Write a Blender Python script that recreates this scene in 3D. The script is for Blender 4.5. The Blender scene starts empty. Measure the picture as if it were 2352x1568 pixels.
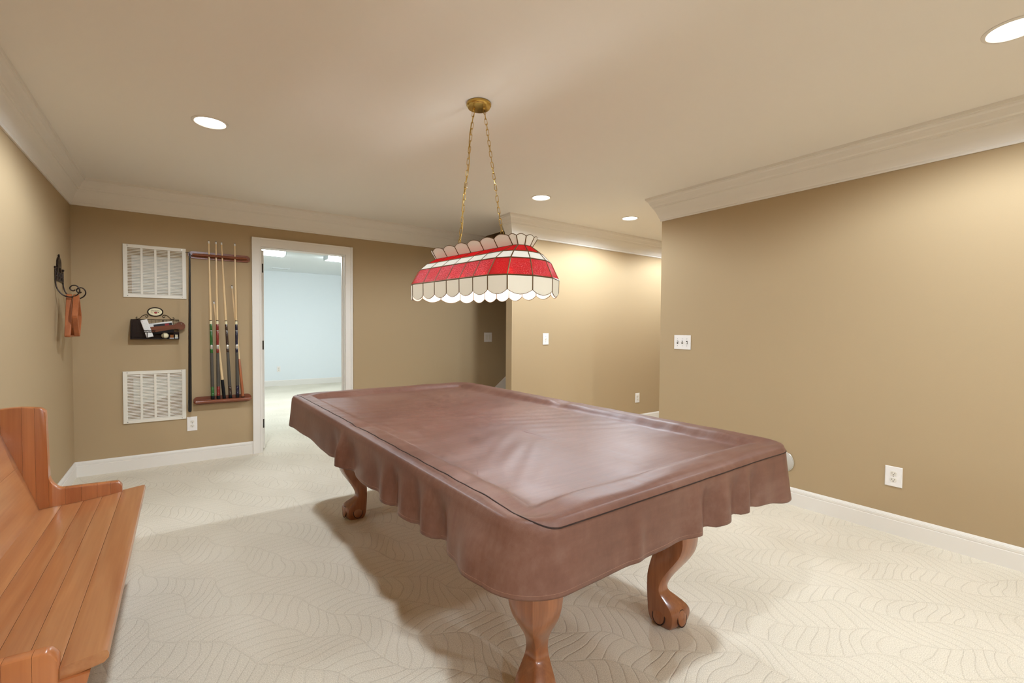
import bpy, bmesh, math, random
from mathutils import Vector, Matrix
random.seed(7)
PI = math.pi
S = bpy.context.scene
C = S.collection

# ------------------------------------------------------------------ camera, world, exposure
H_CAM, F_PX, YAW, PITCH, ROLL = 1.2439, 1056.24, 0.6241, 0.0265, 0.0071
fw = Vector((math.sin(YAW)*math.cos(PITCH), math.cos(YAW)*math.cos(PITCH), -math.sin(PITCH)))
rt = Vector((math.cos(YAW), -math.sin(YAW), 0)); up = rt.cross(fw)
r2 = math.cos(ROLL)*rt + math.sin(ROLL)*up; u2 = r2.cross(fw)
cam_d = bpy.data.cameras.new('camera'); cam = bpy.data.objects.new('camera', cam_d); C.objects.link(cam)
cam.matrix_world = Matrix(((r2.x, u2.x, -fw.x, 0), (r2.y, u2.y, -fw.y, 0), (r2.z, u2.z, -fw.z, H_CAM), (0, 0, 0, 1)))
cam_d.sensor_fit = 'HORIZONTAL'; cam_d.sensor_width = 36; cam_d.lens = F_PX/2352*36
cam_d.clip_start = 0.02; cam_d.clip_end = 100
S.camera = cam
W = bpy.data.worlds.new('world'); S.world = W; W.use_nodes = True
W.node_tree.nodes['Background'].inputs[0].default_value = (0.9, 0.85, 0.75, 1)
W.node_tree.nodes['Background'].inputs[1].default_value = 0.0
S.view_settings.view_transform = 'Standard'; S.view_settings.look = 'None'
S.view_settings.gamma = 1; S.view_settings.use_curve_mapping = False
S.view_settings.exposure = 0.02
S.cycles.use_denoising = True
S.cycles.max_bounces = 6; S.cycles.diffuse_bounces = 5; S.cycles.glossy_bounces = 2; S.cycles.transmission_bounces = 4; S.cycles.transparent_max_bounces = 6
S.cycles.use_adaptive_sampling = True; S.cycles.adaptive_threshold = .08; S.cycles.adaptive_min_samples = 16; S.cycles.use_light_tree = False; S.cycles.caustics_reflective = False; S.cycles.caustics_refractive = False
S.cycles.sample_clamp_indirect = 6.0

CAN_POWER = 74.0           # each recessed ceiling light
CAN_COLOR = (0.87, 0.99, 1.11)
LAMP_POWER = 2.9           # each bulb of the hanging lamp
LAMP_COLOR = (0.97, 0.98, 1.0)
TUBE_STRENGTH = 42.0        # fluorescent fixtures of the white room

# room, in metres (camera stands over x=0, y=0)
XL, XR, YB, YH, HC = -0.7216, 3.5557, 5.1485, 3.9634, 2.44
YR_END = 2.62              # the right wall ends here and turns into the side passage
XH0 = 2.85                 # free end of the hall wall
ZC, ZB = 2.231, 0.124      # underside of crown moulding, top of baseboard
YBACK, XE = -3.0, 6.6      # wall behind the camera, end of the side passage
WT = 0.115
XST = 3.2                  # ceiling opening of the stairwell starts here
YW = 10.85                 # far wall of the white room
TX, TY, TANG, TLN, TWD, TZ = 1.2946, 2.1045, 0.0134, 2.565, 1.3675, 0.80

# ------------------------------------------------------------------ helpers
def lin(c): return tuple(((v/255)/12.92 if v/255 <= .04045 else ((v/255+.055)/1.055)**2.4) for v in c)

def mat(name, col, rough=.6, spec=.4, metal=0, coat=0, emit=None, strength=0):
    m = bpy.data.materials.new(name); m.use_nodes = True
    b = m.node_tree.nodes['Principled BSDF']
    b.inputs['Base Color'].default_value = (*lin(col), 1)
    b.inputs['Roughness'].default_value = rough
    b.inputs['Specular IOR Level'].default_value = spec
    b.inputs['Metallic'].default_value = metal
    b.inputs['Coat Weight'].default_value = coat
    b.inputs['Coat Roughness'].default_value = .15
    if emit:
        b.inputs['Emission Color'].default_value = (*emit, 1); b.inputs['Emission Strength'].default_value = strength
    return m

class NT:
    def __init__(s, m): s.t = m.node_tree; s.b = s.t.nodes.get('Principled BSDF')
    def n(s, ty, **k):
        o = s.t.nodes.new(ty)
        for a, v in k.items(): setattr(o, a, v)
        return o
    def l(s, a, b): s.t.links.new(a, b)
    def math(s, op, a, b=None, c=None):
        o = s.t.nodes.new('ShaderNodeMath'); o.operation = op
        for i, v in enumerate((a, b, c)):
            if v is None: continue
            if isinstance(v, (int, float)): o.inputs[i].default_value = v
            else: s.l(v, o.inputs[i])
        return o.outputs[0]
    def ramp(s, fac, stops):
        r = s.n('ShaderNodeValToRGB'); e = r.color_ramp.elements
        while len(e) < len(stops): e.new(.5)
        for k, (p, c) in enumerate(stops):
            e[k].position = p; e[k].color = (*c, 1)
        s.l(fac, r.inputs[0]); return r.outputs[0]
    def noise(s, vec, scale, detail=3, rough=.5, dist=0):
        o = s.n('ShaderNodeTexNoise'); o.inputs['Scale'].default_value = scale
        o.inputs['Detail'].default_value = detail; o.inputs['Roughness'].default_value = rough
        o.inputs['Distortion'].default_value = dist
        if vec is not None: s.l(vec, o.inputs['Vector'])
        return o.outputs[0]
    def mapping(s, vec, scale=(1, 1, 1), rot=(0, 0, 0), loc=(0, 0, 0)):
        o = s.n('ShaderNodeMapping'); o.inputs['Scale'].default_value = scale
        o.inputs['Rotation'].default_value = rot; o.inputs['Location'].default_value = loc
        s.l(vec, o.inputs['Vector']); return o.outputs[0]
    def coord(s, k='Object'): return s.n('ShaderNodeTexCoord').outputs[k]
    def bump(s, h, strength, dist=.01):
        o = s.n('ShaderNodeBump'); o.inputs['Strength'].default_value = strength; o.inputs['Distance'].default_value = dist
        s.l(h, o.inputs['Height']); s.l(o.outputs[0], s.b.inputs['Normal'])

def paint(name, col, rough=.75, bump=.12):
    m = mat(name, col, rough, .25); t = NT(m); co = t.coord()
    t.bump(t.noise(co, 260, 2), bump, .002)
    return m

def wood(name, dark, light, axis, rough=.32, coat=.3, fine=1.0):
    """grain runs along the object's `axis`"""
    m = mat(name, light, rough, .45, coat=coat); t = NT(m); co = t.coord()
    rnd = t.n('ShaderNodeObjectInfo').outputs['Random']
    off = t.n('ShaderNodeCombineXYZ'); k = t.math('MULTIPLY', rnd, 37.0)
    for i in range(3): t.l(k, off.inputs[i])
    add = t.n('ShaderNodeVectorMath', operation='ADD'); t.l(co, add.inputs[0]); t.l(off.outputs[0], add.inputs[1])
    sc = [14*fine]*3; sc['xyz'.index(axis)] = 1.1*fine
    a = t.noise(t.mapping(add.outputs[0], sc), 1.0, 4, .6, .6)
    sc2 = [120*fine]*3; sc2['xyz'.index(axis)] = 2.5*fine
    b = t.noise(t.mapping(add.outputs[0], sc2), 1.0, 2, .5)
    f = t.math('ADD', t.math('MULTIPLY', a, .75), t.math('MULTIPLY', b, .25))
    f = t.math('ADD', f, t.math('MULTIPLY', t.math('SUBTRACT', rnd, .5), .16))
    t.l(t.ramp(f, [(.30, lin(dark)), (.50, tuple((p+q)/2 for p, q in zip(lin(dark), lin(light)))), (.68, lin(light))]), t.b.inputs['Base Color'])
    return m

M = {}
M['wall'] = paint('tan_wall_paint', (173, 150, 116))
M['ceiling'] = paint('ceiling_paint', (236, 230, 221), .85, .05)
M['trim'] = mat('white_trim_paint', (228, 222, 213), .42, .4)
M['whitewall'] = paint('white_room_paint', (226, 231, 232), .8, .05)
M['plate'] = mat('white_plastic', (232, 226, 220), .35, .45)
M['slot'] = mat('dark_slot', (70, 62, 55), .6)
M['iron'] = mat('bronzed_iron', (44, 30, 22), .45, .5, metal=.6)
M['black'] = mat('black_lacquer', (14, 12, 12), .3, .5)
M['brass'] = mat('polished_brass', (205, 172, 96), .2, .5, metal=1)
M['came'] = mat('brass_came', (112, 88, 58), .38, .5, metal=.85)
M['cord'] = mat('gold_cord', (186, 150, 70), .55, .3)
M['lens'] = mat('lit_lens', (255, 250, 240), .5, .2, emit=(1, .97, .92), strength=9)
M['tube'] = mat('fluorescent_lens', (250, 252, 255), .5, .2, emit=(.83, .93, 1.0), strength=TUBE_STRENGTH)
M['bulb'] = mat('lit_bulb', (255, 250, 240), .5, .2, emit=(1, .93, .82), strength=14)
M['hinge'] = mat('dark_hinge_metal', (52, 46, 40), .4, .5, metal=.7)
M['vent'] = mat('cream_enamel', (226, 219, 205), .45, .4)
M['filter'] = mat('grey_white_filter', (214, 214, 208), .8, .2)
M['ivory'] = mat('ivory_plastic', (226, 214, 176), .35, .4)
M['offwhite'] = mat('offwhite_plastic', (222, 214, 200), .35, .4)
M['white'] = mat('white_plastic_soft', (226, 224, 220), .45, .4)
M['paper'] = mat('white_paper', (228, 226, 222), .8, .2)
M['darkprint'] = mat('dark_printed_cover', (40, 40, 44), .5, .3)
M['redprint'] = mat('red_printed_cover', (150, 44, 50), .5, .3)
M['rubber'] = mat('black_rubber', (22, 21, 21), .7, .2)
M['maple'] = wood('maple_shaft', (214, 178, 128), (232, 204, 160), 'z', .35, .3, 2)
M['cherry_cue'] = wood('cherry_butt', (150, 84, 50), (184, 112, 70), 'z', .3, .4, 2)
M['green'] = mat('green_stain', (38, 92, 36), .22, .5, coat=.6)
M['red'] = mat('red_stain', (128, 32, 28), .22, .5, coat=.6)
M['brown'] = mat('dark_brown_stain', (52, 34, 28), .22, .5, coat=.6)
M['navy'] = mat('navy_stain', (18, 20, 48), .22, .5, coat=.6)
M['wrap'] = mat('grey_linen_wrap', (84, 78, 70), .8, .2)
M['silver'] = mat('silver_ring', (210, 206, 196), .25, .5, metal=.7)
M['racks'] = wood('rack_rail_wood', (104, 50, 28), (142, 76, 44), 'x', .3, .4, 1.4)
M['ballrack'] = wood('ball_rack_wood', (140, 76, 40), (170, 98, 56), 'z', .35, .3, 1.6)
M['leg'] = wood('leg_wood', (126, 74, 42), (166, 104, 64), 'z', .28, .5, 1.6)
M['legdark'] = mat('dark_carved_groove', (58, 30, 18), .5, .3)
M['pew'] = wood('pew_seat_wood', (152, 92, 52), (178, 124, 78), 'y', .3, .4)
M['pewend'] = wood('pew_end_wood', (154, 88, 46), (180, 112, 64), 'z', .3, .45)
M['brushwood'] = wood('brush_wood', (92, 42, 18), (120, 58, 28), 'x', .3, .4, 2)
M['bristle'] = mat('dark_bristles', (30, 26, 24), .8, .2)
M['slate'] = mat('table_cloth', (60, 84, 60), .9, .1)
M['pocket'] = mat('brown_pocket_leather', (66, 42, 30), .55, .3)
M['fringe'] = mat('pale_fringe', (196, 182, 162), .6, .3)
M['chalk'] = mat('rust_chalk', (146, 92, 50), .9, .1)

# carpet: beige cut-and-loop pile with a leaf pattern of grooves
def carpet():
    m = mat('leaf_pattern_carpet', (206, 193, 168), .95, .1); t = NT(m); co = t.coord()
    warp = t.n('ShaderNodeTexNoise'); warp.inputs['Scale'].default_value = 3.2; warp.inputs['Detail'].default_value = 1
    t.l(co, warp.inputs['Vector'])
    sub = t.n('ShaderNodeVectorMath', operation='SUBTRACT'); t.l(warp.outputs['Color'], sub.inputs[0]); sub.inputs[1].default_value = (.5, .5, .5)
    sca = t.n('ShaderNodeVectorMath', operation='SCALE'); t.l(sub.outputs[0], sca.inputs[0]); sca.inputs['Scale'].default_value = .17
    add = t.n('ShaderNodeVectorMath', operation='ADD'); t.l(co, add.inputs[0]); t.l(sca.outputs[0], add.inputs[1])
    sep = t.n('ShaderNodeSeparateXYZ'); t.l(t.mapping(add.outputs[0], rot=(0, 0, math.radians(52))), sep.inputs[0])
    u, v = sep.outputs[0], sep.outputs[1]
    bw, sp = .17, .052
    # wavy veins
    vw = t.math('ADD', v, t.math('MULTIPLY', t.math('SINE', t.math('MULTIPLY', u, 13.0)), .022))
    vb = t.math('DIVIDE', vw, bw); bi = t.math('FLOOR', vb); f = t.math('SUBTRACT', vb, bi)
    sgn = t.math('SUBTRACT', t.math('MULTIPLY', t.math('MODULO', t.math('ABSOLUTE', bi), 2.0), 2.0), 1.0)
    curve = t.math('MULTIPLY', t.math('POWER', f, 1.6), .10)
    w = t.math('DIVIDE', t.math('ADD', u, t.math('MULTIPLY', curve, sgn)), sp)
    fw_ = t.math('SUBTRACT', w, t.math('FLOOR', w))
    d1 = t.math('MULTIPLY', t.math('ABSOLUTE', t.math('SUBTRACT', fw_, .5)), 2.0)          # 1 at groove
    d2 = t.math('MULTIPLY', t.math('ABSOLUTE', t.math('SUBTRACT', f, .5)), 2.0)
    g1 = t.math('POWER', d1, 9.0); g2 = t.math('POWER', d2, 22.0)
    g = t.math('MAXIMUM', g1, g2)
    tuft = t.noise(co, 260, 2, .6)
    mid = t.noise(co, 38, 2, .6)
    g = t.math('MULTIPLY', g, t.math('ADD', t.math('MULTIPLY', mid, 1.1), .25))
    h = t.math('SUBTRACT', t.math('MULTIPLY', tuft, .34), g)
    t.bump(h, .5, .0045)
    big = t.noise(co, 1.3, 2)
    colr = t.ramp(t.math('ADD', t.math('MULTIPLY', tuft, .7), t.math('MULTIPLY', big, .3)), [(.32, lin((198, 187, 166))), (.62, lin((236, 227, 210)))])
    mx = t.n('ShaderNodeMix', data_type='RGBA'); t.l(t.math('MULTIPLY', g, .12), mx.inputs[0]); t.l(colr, mx.inputs[6])
    mx.inputs[7].default_value = (*lin((138, 118, 88)), 1); t.l(mx.outputs[2], t.b.inputs['Base Color'])
    return m
M['carpet'] = carpet()

def vinyl():
    m = mat('brown_vinyl', (134, 84, 66), .36, .38); t = NT(m); co = t.coord()
    big = t.noise(co, 1.6, 3, .55); st = t.noise(t.mapping(co, (34, 3.2, 20), (0, 0, .5)), 1, 3, .65)
    st2 = t.noise(t.mapping(co, (5, 60, 30), (0, 0, .25)), 1, 3, .65)
    f = t.math('ADD', t.math('MULTIPLY', big, .5), t.math('ADD', t.math('MULTIPLY', st, .25), t.math('MULTIPLY', st2, .25)))
    t.l(t.ramp(f, [(.33, lin((94, 60, 48))), (.5, lin((112, 76, 62))), (.68, lin((128, 96, 82)))]), t.b.inputs['Base Color'])
    t.l(t.math('ADD', t.math('MULTIPLY', st, .16), .36), t.b.inputs['Roughness'])
    t.bump(t.math('ADD', t.noise(co, 420, 2), t.math('MULTIPLY', t.noise(co, 24, 3), 2.0)), .10, .004)
    return m
M['vinyl'] = vinyl()
M['vinylseam'] = mat('dark_seam_cord', (44, 26, 20), .5, .3)
M['stitch'] = mat('pale_stitching', (186, 148, 126), .7, .2)

def glass_panel_mat(name, col, trans, hammered, scatter=.36):
    """coloured art glass: part of the light goes straight through tinted, part is scattered"""
    m = bpy.data.materials.new(name); m.use_nodes = True; t = NT(m); nt = m.node_tree
    nt.nodes.remove(t.b); out = nt.nodes['Material Output']
    tr = t.n('ShaderNodeBsdfTranslucent'); tr.inputs[0].default_value = (*lin(col), 1)
    df = t.n('ShaderNodeBsdfDiffuse'); df.inputs[0].default_value = (*lin(col), 1)
    tp = t.n('ShaderNodeBsdfTransparent'); tp.inputs[0].default_value = (*lin(col), 1)
    gl = t.n('ShaderNodeBsdfGlossy'); gl.inputs['Roughness'].default_value = .22
    a = t.n('ShaderNodeMixShader'); a.inputs[0].default_value = scatter; t.l(df.outputs[0], a.inputs[1]); t.l(tr.outputs[0], a.inputs[2])
    b = t.n('ShaderNodeMixShader'); b.inputs[0].default_value = trans; t.l(a.outputs[0], b.inputs[1]); t.l(tp.outputs[0], b.inputs[2])
    c = t.n('ShaderNodeMixShader'); c.inputs[0].default_value = .05; t.l(b.outputs[0], c.inputs[1]); t.l(gl.outputs[0], c.inputs[2])
    t.l(c.outputs[0], out.inputs[0])
    if hammered:
        bp = t.n('ShaderNodeBump'); bp.inputs['Strength'].default_value = .9; bp.inputs['Distance'].default_value = .004
        t.l(t.noise(t.coord(), 170, 2), bp.inputs['Height'])
        for s in (tr, df, gl): t.l(bp.outputs[0], s.inputs['Normal'])
    return m
M['glassred'] = glass_panel_mat('red_hammered_glass', (214, 30, 36), .12, True)
M['glasswhite'] = glass_panel_mat('white_opal_glass', (240, 240, 232), .05, False, .30)
M['glasscream'] = glass_panel_mat('cream_opal_glass', (236, 230, 212), .03, False, .16)

class MB:
    def __init__(s): s.v = []; s.f = []
    def add(s, vs, fs):
        o = len(s.v); s.v += [tuple(x) for x in vs]; s.f += [tuple(i+o for i in f) for f in fs]
    def box(s, x0, x1, y0, y1, z0, z1):
        s.add([(x, y, z) for x in (x0, x1) for y in (y0, y1) for z in (z0, z1)],
              [(0, 1, 3, 2), (4, 6, 7, 5), (0, 4, 5, 1), (2, 3, 7, 6), (0, 2, 6, 4), (1, 5, 7, 3)]); return s
    def cbox(s, x0, x1, y0, y1, z0, z1, c=.004):
        """box with chamfered edges on its x/z outline towards both y faces"""
        pts = [(x0, z0), (x1, z0), (x1, z1), (x0, z1)]; ins = [(x0+c, z0+c), (x1-c, z0+c), (x1-c, z1-c), (x0+c, z1-c)]
        rows = [(y0, ins), (y0+c, pts), (y1-c, pts), (y1, ins)]
        o = len(s.v)
        for y, q in rows: s.v += [(x, y, z) for x, z in q]
        for k in range(3):
            for i in range(4): s.f.append((o+k*4+i, o+k*4+(i+1) % 4, o+k*4+4+(i+1) % 4, o+k*4+4+i))
        s.f += [(o+3, o+2, o+1, o), (o+12, o+13, o+14, o+15)]; return s
    def prism(s, poly, fn, d0, d1):
        """poly: 2-D outline; fn(a, b, d) -> point; extruded d0..d1"""
        n = len(poly); o = len(s.v)
        s.v += [tuple(fn(a, b, d0)) for a, b in poly] + [tuple(fn(a, b, d1)) for a, b in poly]
        s.f += [tuple(o+i for i in range(n))[::-1], tuple(o+n+i for i in range(n))]
        s.f += [(o+i, o+(i+1) % n, o+n+(i+1) % n, o+n+i) for i in range(n)]; return s
    def tube(s, path, r, n=8, closed=False, caps=True):
        P = [Vector(p) for p in path]; m = len(P)
        rr = r if isinstance(r, (list, tuple)) else [r]*m
        o = len(s.v); N = None
        for i in range(m):
            a = P[i-1] if (i > 0 or closed) else P[i]; b = P[(i+1) % m] if (i < m-1 or closed) else P[i]
            t = (b-a); t = t.normalized() if t.length > 1e-9 else Vector((0, 0, 1))
            if N is None:
                N = t.cross(Vector((0, 0, 1)) if abs(t.z) < .9 else Vector((1, 0, 0))).normalized()
            N = (N - t*N.dot(t)).normalized(); B = t.cross(N)
            s.v += [tuple(P[i] + rr[i]*(math.cos(2*PI*k/n)*N + math.sin(2*PI*k/n)*B)) for k in range(n)]
        for i in range(m if closed else m-1):
            j = (i+1) % m
            for k in range(n): s.f.append((o+i*n+k, o+i*n+(k+1) % n, o+j*n+(k+1) % n, o+j*n+k))
        if not closed and caps:
            s.f.append(tuple(o+k for k in range(n))[::-1]); s.f.append(tuple(o+(m-1)*n+k for k in range(n)))
        return s
    def lathe(s, prof, n=20, c=(0, 0, 0), caps=True):
        o = len(s.v)
        for r, z in prof: s.v += [(c[0]+r*math.cos(2*PI*k/n), c[1]+r*math.sin(2*PI*k/n), c[2]+z) for k in range(n)]
        for i in range(len(prof)-1):
            for k in range(n): s.f.append((o+i*n+k, o+i*n+(k+1) % n, o+(i+1)*n+(k+1) % n, o+(i+1)*n+k))
        if caps:
            s.f.append(tuple(o+k for k in range(n))[::-1]); s.f.append(tuple(o+(len(prof)-1)*n+k for k in range(n)))
        return s
    def ball(s, c, r, n=12, m=8):
        rx = r if isinstance(r, (list, tuple)) else (r, r, r)
        o = len(s.v)
        for i in range(m+1):
            a = -PI/2 + PI*i/m
            for k in range(n):
                b = 2*PI*k/n
                s.v.append((c[0]+rx[0]*math.cos(a)*math.cos(b), c[1]+rx[1]*math.cos(a)*math.sin(b), c[2]+rx[2]*math.sin(a)))
        for i in range(m):
            for k in range(n): s.f.append((o+i*n+k, o+i*n+(k+1) % n, o+(i+1)*n+(k+1) % n, o+(i+1)*n+k))
        return s
    def loft(s, rings, caps=True):
        n = len(rings[0]); o = len(s.v)
        for r in rings: s.v += [tuple(p) for p in r]
        for i in range(len(rings)-1):
            for k in range(n): s.f.append((o+i*n+k, o+i*n+(k+1) % n, o+(i+1)*n+(k+1) % n, o+(i+1)*n+k))
        if caps: s.f.append(tuple(o+k for k in range(n))[::-1]); s.f.append(tuple(o+(len(rings)-1)*n+k for k in range(n)))
        return s
    def build(s, name, m, parent=None, smooth=False, label=None):
        me = bpy.data.meshes.new(name); me.from_pydata(s.v, [], s.f); me.validate()
        bm = bmesh.new(); bm.from_mesh(me); bmesh.ops.remove_doubles(bm, verts=bm.verts, dist=1e-6)
        bmesh.ops.recalc_face_normals(bm, faces=bm.faces); bm.to_mesh(me); bm.free()
        me.materials.append(M[m] if isinstance(m, str) else m)
        if smooth:
            me.polygons.foreach_set('use_smooth', [True]*len(me.polygons))
            if smooth != 'all': me.set_sharp_from_angle(angle=math.radians(40))
        o = bpy.data.objects.new(name, me); C.objects.link(o)
        if parent: o.parent = parent
        if label: o['label'] = label
        return o

def tag(o, label, cat, group=None, kind=None):
    o['label'] = label; o['category'] = cat
    if group: o['group'] = group
    if kind: o['kind'] = kind
    return o
def thing(name, label, cat, loc=(0, 0, 0), rz=0, group=None):
    o = bpy.data.objects.new(name, None); C.objects.link(o); o.empty_display_size = .05
    o.location = loc; o.rotation_euler = (0, 0, rz)
    return tag(o, label, cat, group)
def struct(o, label, cat):
    return tag(o, label, cat, kind='structure')
def part(src, parent, loc=None, rot=None):
    o = src.copy(); C.objects.link(o); o.parent = parent
    if loc is not None: o.location = loc
    if rot is not None: o.rotation_mode = 'QUATERNION'; o.rotation_quaternion = rot
    return o
def text_mesh(txt, size, name, m, parent, depth=.0004):
    cu = bpy.data.curves.new(name, 'FONT'); cu.body = txt; cu.size = size; cu.extrude = depth; cu.align_x = 'CENTER'; cu.align_y = 'CENTER'
    cu.resolution_u = 3
    tmp = bpy.data.objects.new('tmp', cu); C.objects.link(tmp)
    me = bpy.data.meshes.new_from_object(tmp.evaluated_get(bpy.context.evaluated_depsgraph_get()))
    bpy.data.objects.remove(tmp); bpy.data.curves.remove(cu)
    me.materials.clear(); me.materials.append(M[m]); me.name = name
    o = bpy.data.objects.new(name, me); C.objects.link(o); o.parent = parent
    return o
def sm(a, b, x):
    t = max(0, min(1, (x-a)/(b-a))); return t*t*(3-2*t)

# ------------------------------------------------------------------ the setting
struct(MB().box(XL-.3, XE+.3, YBACK-.3, YB+WT*.5, -.06, 0).build('floor', 'carpet'), 'beige carpet with sculpted leaf pattern', 'carpet')
struct(MB().box(-1.4, 4.9, YB+WT*.5, YW+.3, -.06, 0).build('floor_white_room', 'carpet'), 'pale carpet of the white room beyond the doorway', 'carpet')

cm = MB()
cm.box(XL-.3, XE+.3, YBACK-.3, YH+WT, HC, HC+.10)
cm.box(XL-.3, XST, YH+WT, YB+WT, HC, HC+.10)
struct(cm.build('ceiling', 'ceiling'), 'off-white painted ceiling of the billiard room', 'ceiling')

struct(MB().box(XL-.12, XL, YBACK-.12, YB+WT, 0, HC).build('wall_left', 'wall'), 'tan left wall behind the pew', 'wall')
DX0, DX1, DZ = .640, 1.463, 2.045       # doorway
bw = MB()
bw.box(XL-.12, DX0, YB, YB+WT, 0, HC+.1).box(DX1, XST, YB, YB+WT, 0, HC+.1).box(DX0, DX1, YB, YB+WT, DZ, HC+.1)
bw.box(XST, XE+.3, YB, YB+WT, 0, 5.2)
struct(bw.build('wall_back', 'wall'), 'tan back wall with cue rack and doorway', 'wall')
struct(MB().box(XH0, XE+.3, YH, YH+.106, 0, HC).build('wall_hall', 'wall'), 'tan hall wall between stairwell and side passage', 'wall')
struct(MB().box(XR, XR+.12, YBACK-.12, YR_END-.12, 0, HC).box(XR, XE+.3, YR_END-.12, YR_END, 0, HC).build('wall_right', 'wall'), 'tan right wall ending at the side passage', 'wall')
struct(MB().box(XL-.12, XR+.12, YBACK-.12, YBACK, 0, HC).build('wall_front', 'wall'), 'tan wall behind the camera', 'wall')
struct(MB().box(XE, XE+.12, YR_END-.12, YH, 0, HC).build('wall_passage_end', 'wall'), 'tan wall closing the side passage', 'wall')
sw = MB().box(XST-.1, XE+.3, YH, YH+.106, HC+.1, 5.2).box(XST-.1, XST, YH+.106, YB, HC+.1, 5.2).box(XE+.2, XE+.3, YH+.106, YB, 0, 5.2).box(XST-.1, XE+.3, YH, YB+WT, 5.2, 5.3)
struct(sw.build('wall_stairwell', 'wall'), 'dim walls of the stairwell shaft above the ceiling', 'wall')
# white room
wr = MB().box(-1.4, 4.9, YW, YW+.1, 0, HC).box(-1.4, -1.3, YB+WT, YW, 0, HC).box(4.8, 4.9, YB+WT, YW, 0, HC)
wr.box(-1.4, DX0-.06, YB+WT, YB+WT+.012, 0, HC).box(DX1+.06, 4.9, YB+WT, YB+WT+.012, 0, HC).box(DX0-.06, DX1+.06, YB+WT, YB+WT+.012, DZ+.06, HC)
struct(wr.build('wall_white_room', 'whitewall'), 'bright white walls of the room beyond the doorway', 'wall')
struct(MB().box(-1.4, 4.9, YB+WT, YW+.1, HC, HC+.1).build('ceiling_white_room', 'whitewall'), 'white ceiling of the room beyond the doorway', 'ceiling')

def sweep(path, prof):
    """prof: (out, z); out points to the right of the walking direction; mitred corners"""
    mb = MB(); rings = []; n = len(path)
    for i, p in enumerate(path):
        p = Vector(p)
        d0 = (p-Vector(path[i-1])).normalized() if i else None
        d1 = (Vector(path[i+1])-p).normalized() if i < n-1 else None
        if d0 is None: d0 = d1
        if d1 is None: d1 = d0
        n0 = Vector((d0.y, -d0.x)); n1 = Vector((d1.y, -d1.x))
        mt = (n0+n1); mt = mt/ (1+n0.dot(n1))
        rings.append([(p.x+mt.x*o, p.y+mt.y*o, z) for o, z in prof])
    mb.loft(rings); return mb
dz = HC-ZC
crown = [(0, ZC), (.010, ZC), (.013, ZC+.006), (.012, ZC+.016), (.017, ZC+.022), (.030, ZC+.060), (.048, ZC+.100), (.055, ZC+.112),
         (.057, ZC+.120), (.063, ZC+.121), (.066, ZC+.132), (.074, ZC+.140), (.080, ZC+.156), (.088, ZC+.172), (.098, ZC+.181),
         (.101, ZC+.190), (.107, ZC+.191), (.108, HC), (0, HC)]
base = [(0, 0), (.015, 0), (.015, ZB-.036), (.0125, ZB-.034), (.0125, ZB-.030), (.014, ZB-.029), (.014, ZB-.016), (.0115, ZB-.0145), (.0115, ZB-.011), (.0105, ZB-.0105), (.006, ZB-.002), (.004, ZB), (0, ZB)]
def trim(k, path, prof, label, cat):
    struct(sweep(path, prof).build('trim_%d' % k if cat == 'crown moulding' else 'baseboard_%s' % k, 'trim'), label, cat)
trim(1, [(XL, YBACK), (XL, YB), (XST, YB)], crown, 'white crown moulding along the left and back walls', 'crown moulding')
trim(2, [(XE, YR_END), (XR, YR_END), (XR, YBACK)], crown, 'white crown moulding along the right wall turning into the passage', 'crown moulding')
trim(3, [(XH0, YH+.106), (XH0, YH), (XE, YH)], crown, 'white crown moulding on the hall wall beside the stairwell', 'crown moulding')
CAS = .076
trim('left', [(XL, YBACK), (XL, YB), (DX0+.004-CAS, YB)], base, 'white baseboard along the left wall to the doorway', 'baseboard')
trim('back', [(DX1-.004+CAS, YB), (3.10, YB)], base, 'white baseboard on the back wall right of the doorway', 'baseboard')
trim('right', [(XE, YR_END), (XR, YR_END), (XR, YBACK)], base, 'white baseboard along the right wall', 'baseboard')
trim('hall', [(XH0, YH+.106), (XH0, YH), (XE, YH)], base, 'white baseboard of the hall wall in the side passage', 'baseboard')
struct(sweep([(-1.3, YW), (4.8, YW)], base).build('baseboard_white_room', 'trim'), 'white baseboard of the room beyond the doorway', 'baseboard')

# door casing and jamb
dc = thing('trim_4', 'white casing and jamb around the open doorway', 'door casing', (0, 0, 0)); dc['kind'] = 'structure'
cz = DZ-.004
for nm, x0, x1, inner in (('casing_side', DX0+.004-CAS, DX0+.004, 1), ('casing_side', DX1-.004, DX1-.004+CAS, 0)):
    b = MB(); b.box(x0, x1, YB-.016, YB, 0, cz+.085)
    a, c_ = (x0, x0+.018) if inner else (x1-.018, x1); b.box(a, c_, YB-.022, YB-.016, 0, cz+.085)
    a, c_ = (x1-.010, x1) if inner else (x0, x0+.010); b.box(a, c_, YB-.019, YB-.016, 0, cz)
    b.build(nm, 'trim', dc)
MB().box(DX0+.004, DX1-.004, YB-.016, YB, cz, cz+.085).box(DX0+.004, DX1-.004, YB-.022, YB-.016, cz+.067, cz+.085).box(DX0+.004, DX1-.004, YB-.019, YB-.016, cz, cz+.010).build('casing_head', 'trim', dc)
MB().box(DX0, DX0+.012, YB, YB+WT+.012, 0, DZ).box(DX0+.012, DX0+.022, YB+.05, YB+.075, 0, DZ).build('jamb_left', 'trim', dc)
MB().box(DX1-.012, DX1, YB, YB+WT+.012, 0, DZ).box(DX1-.022, DX1-.012, YB+.05, YB+.075, 0, DZ).build('jamb_right', 'trim', dc)
MB().box(DX0+.012, DX1-.012, YB, YB+WT+.012, DZ-.012, DZ).build('jamb_head', 'trim', dc)
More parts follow.
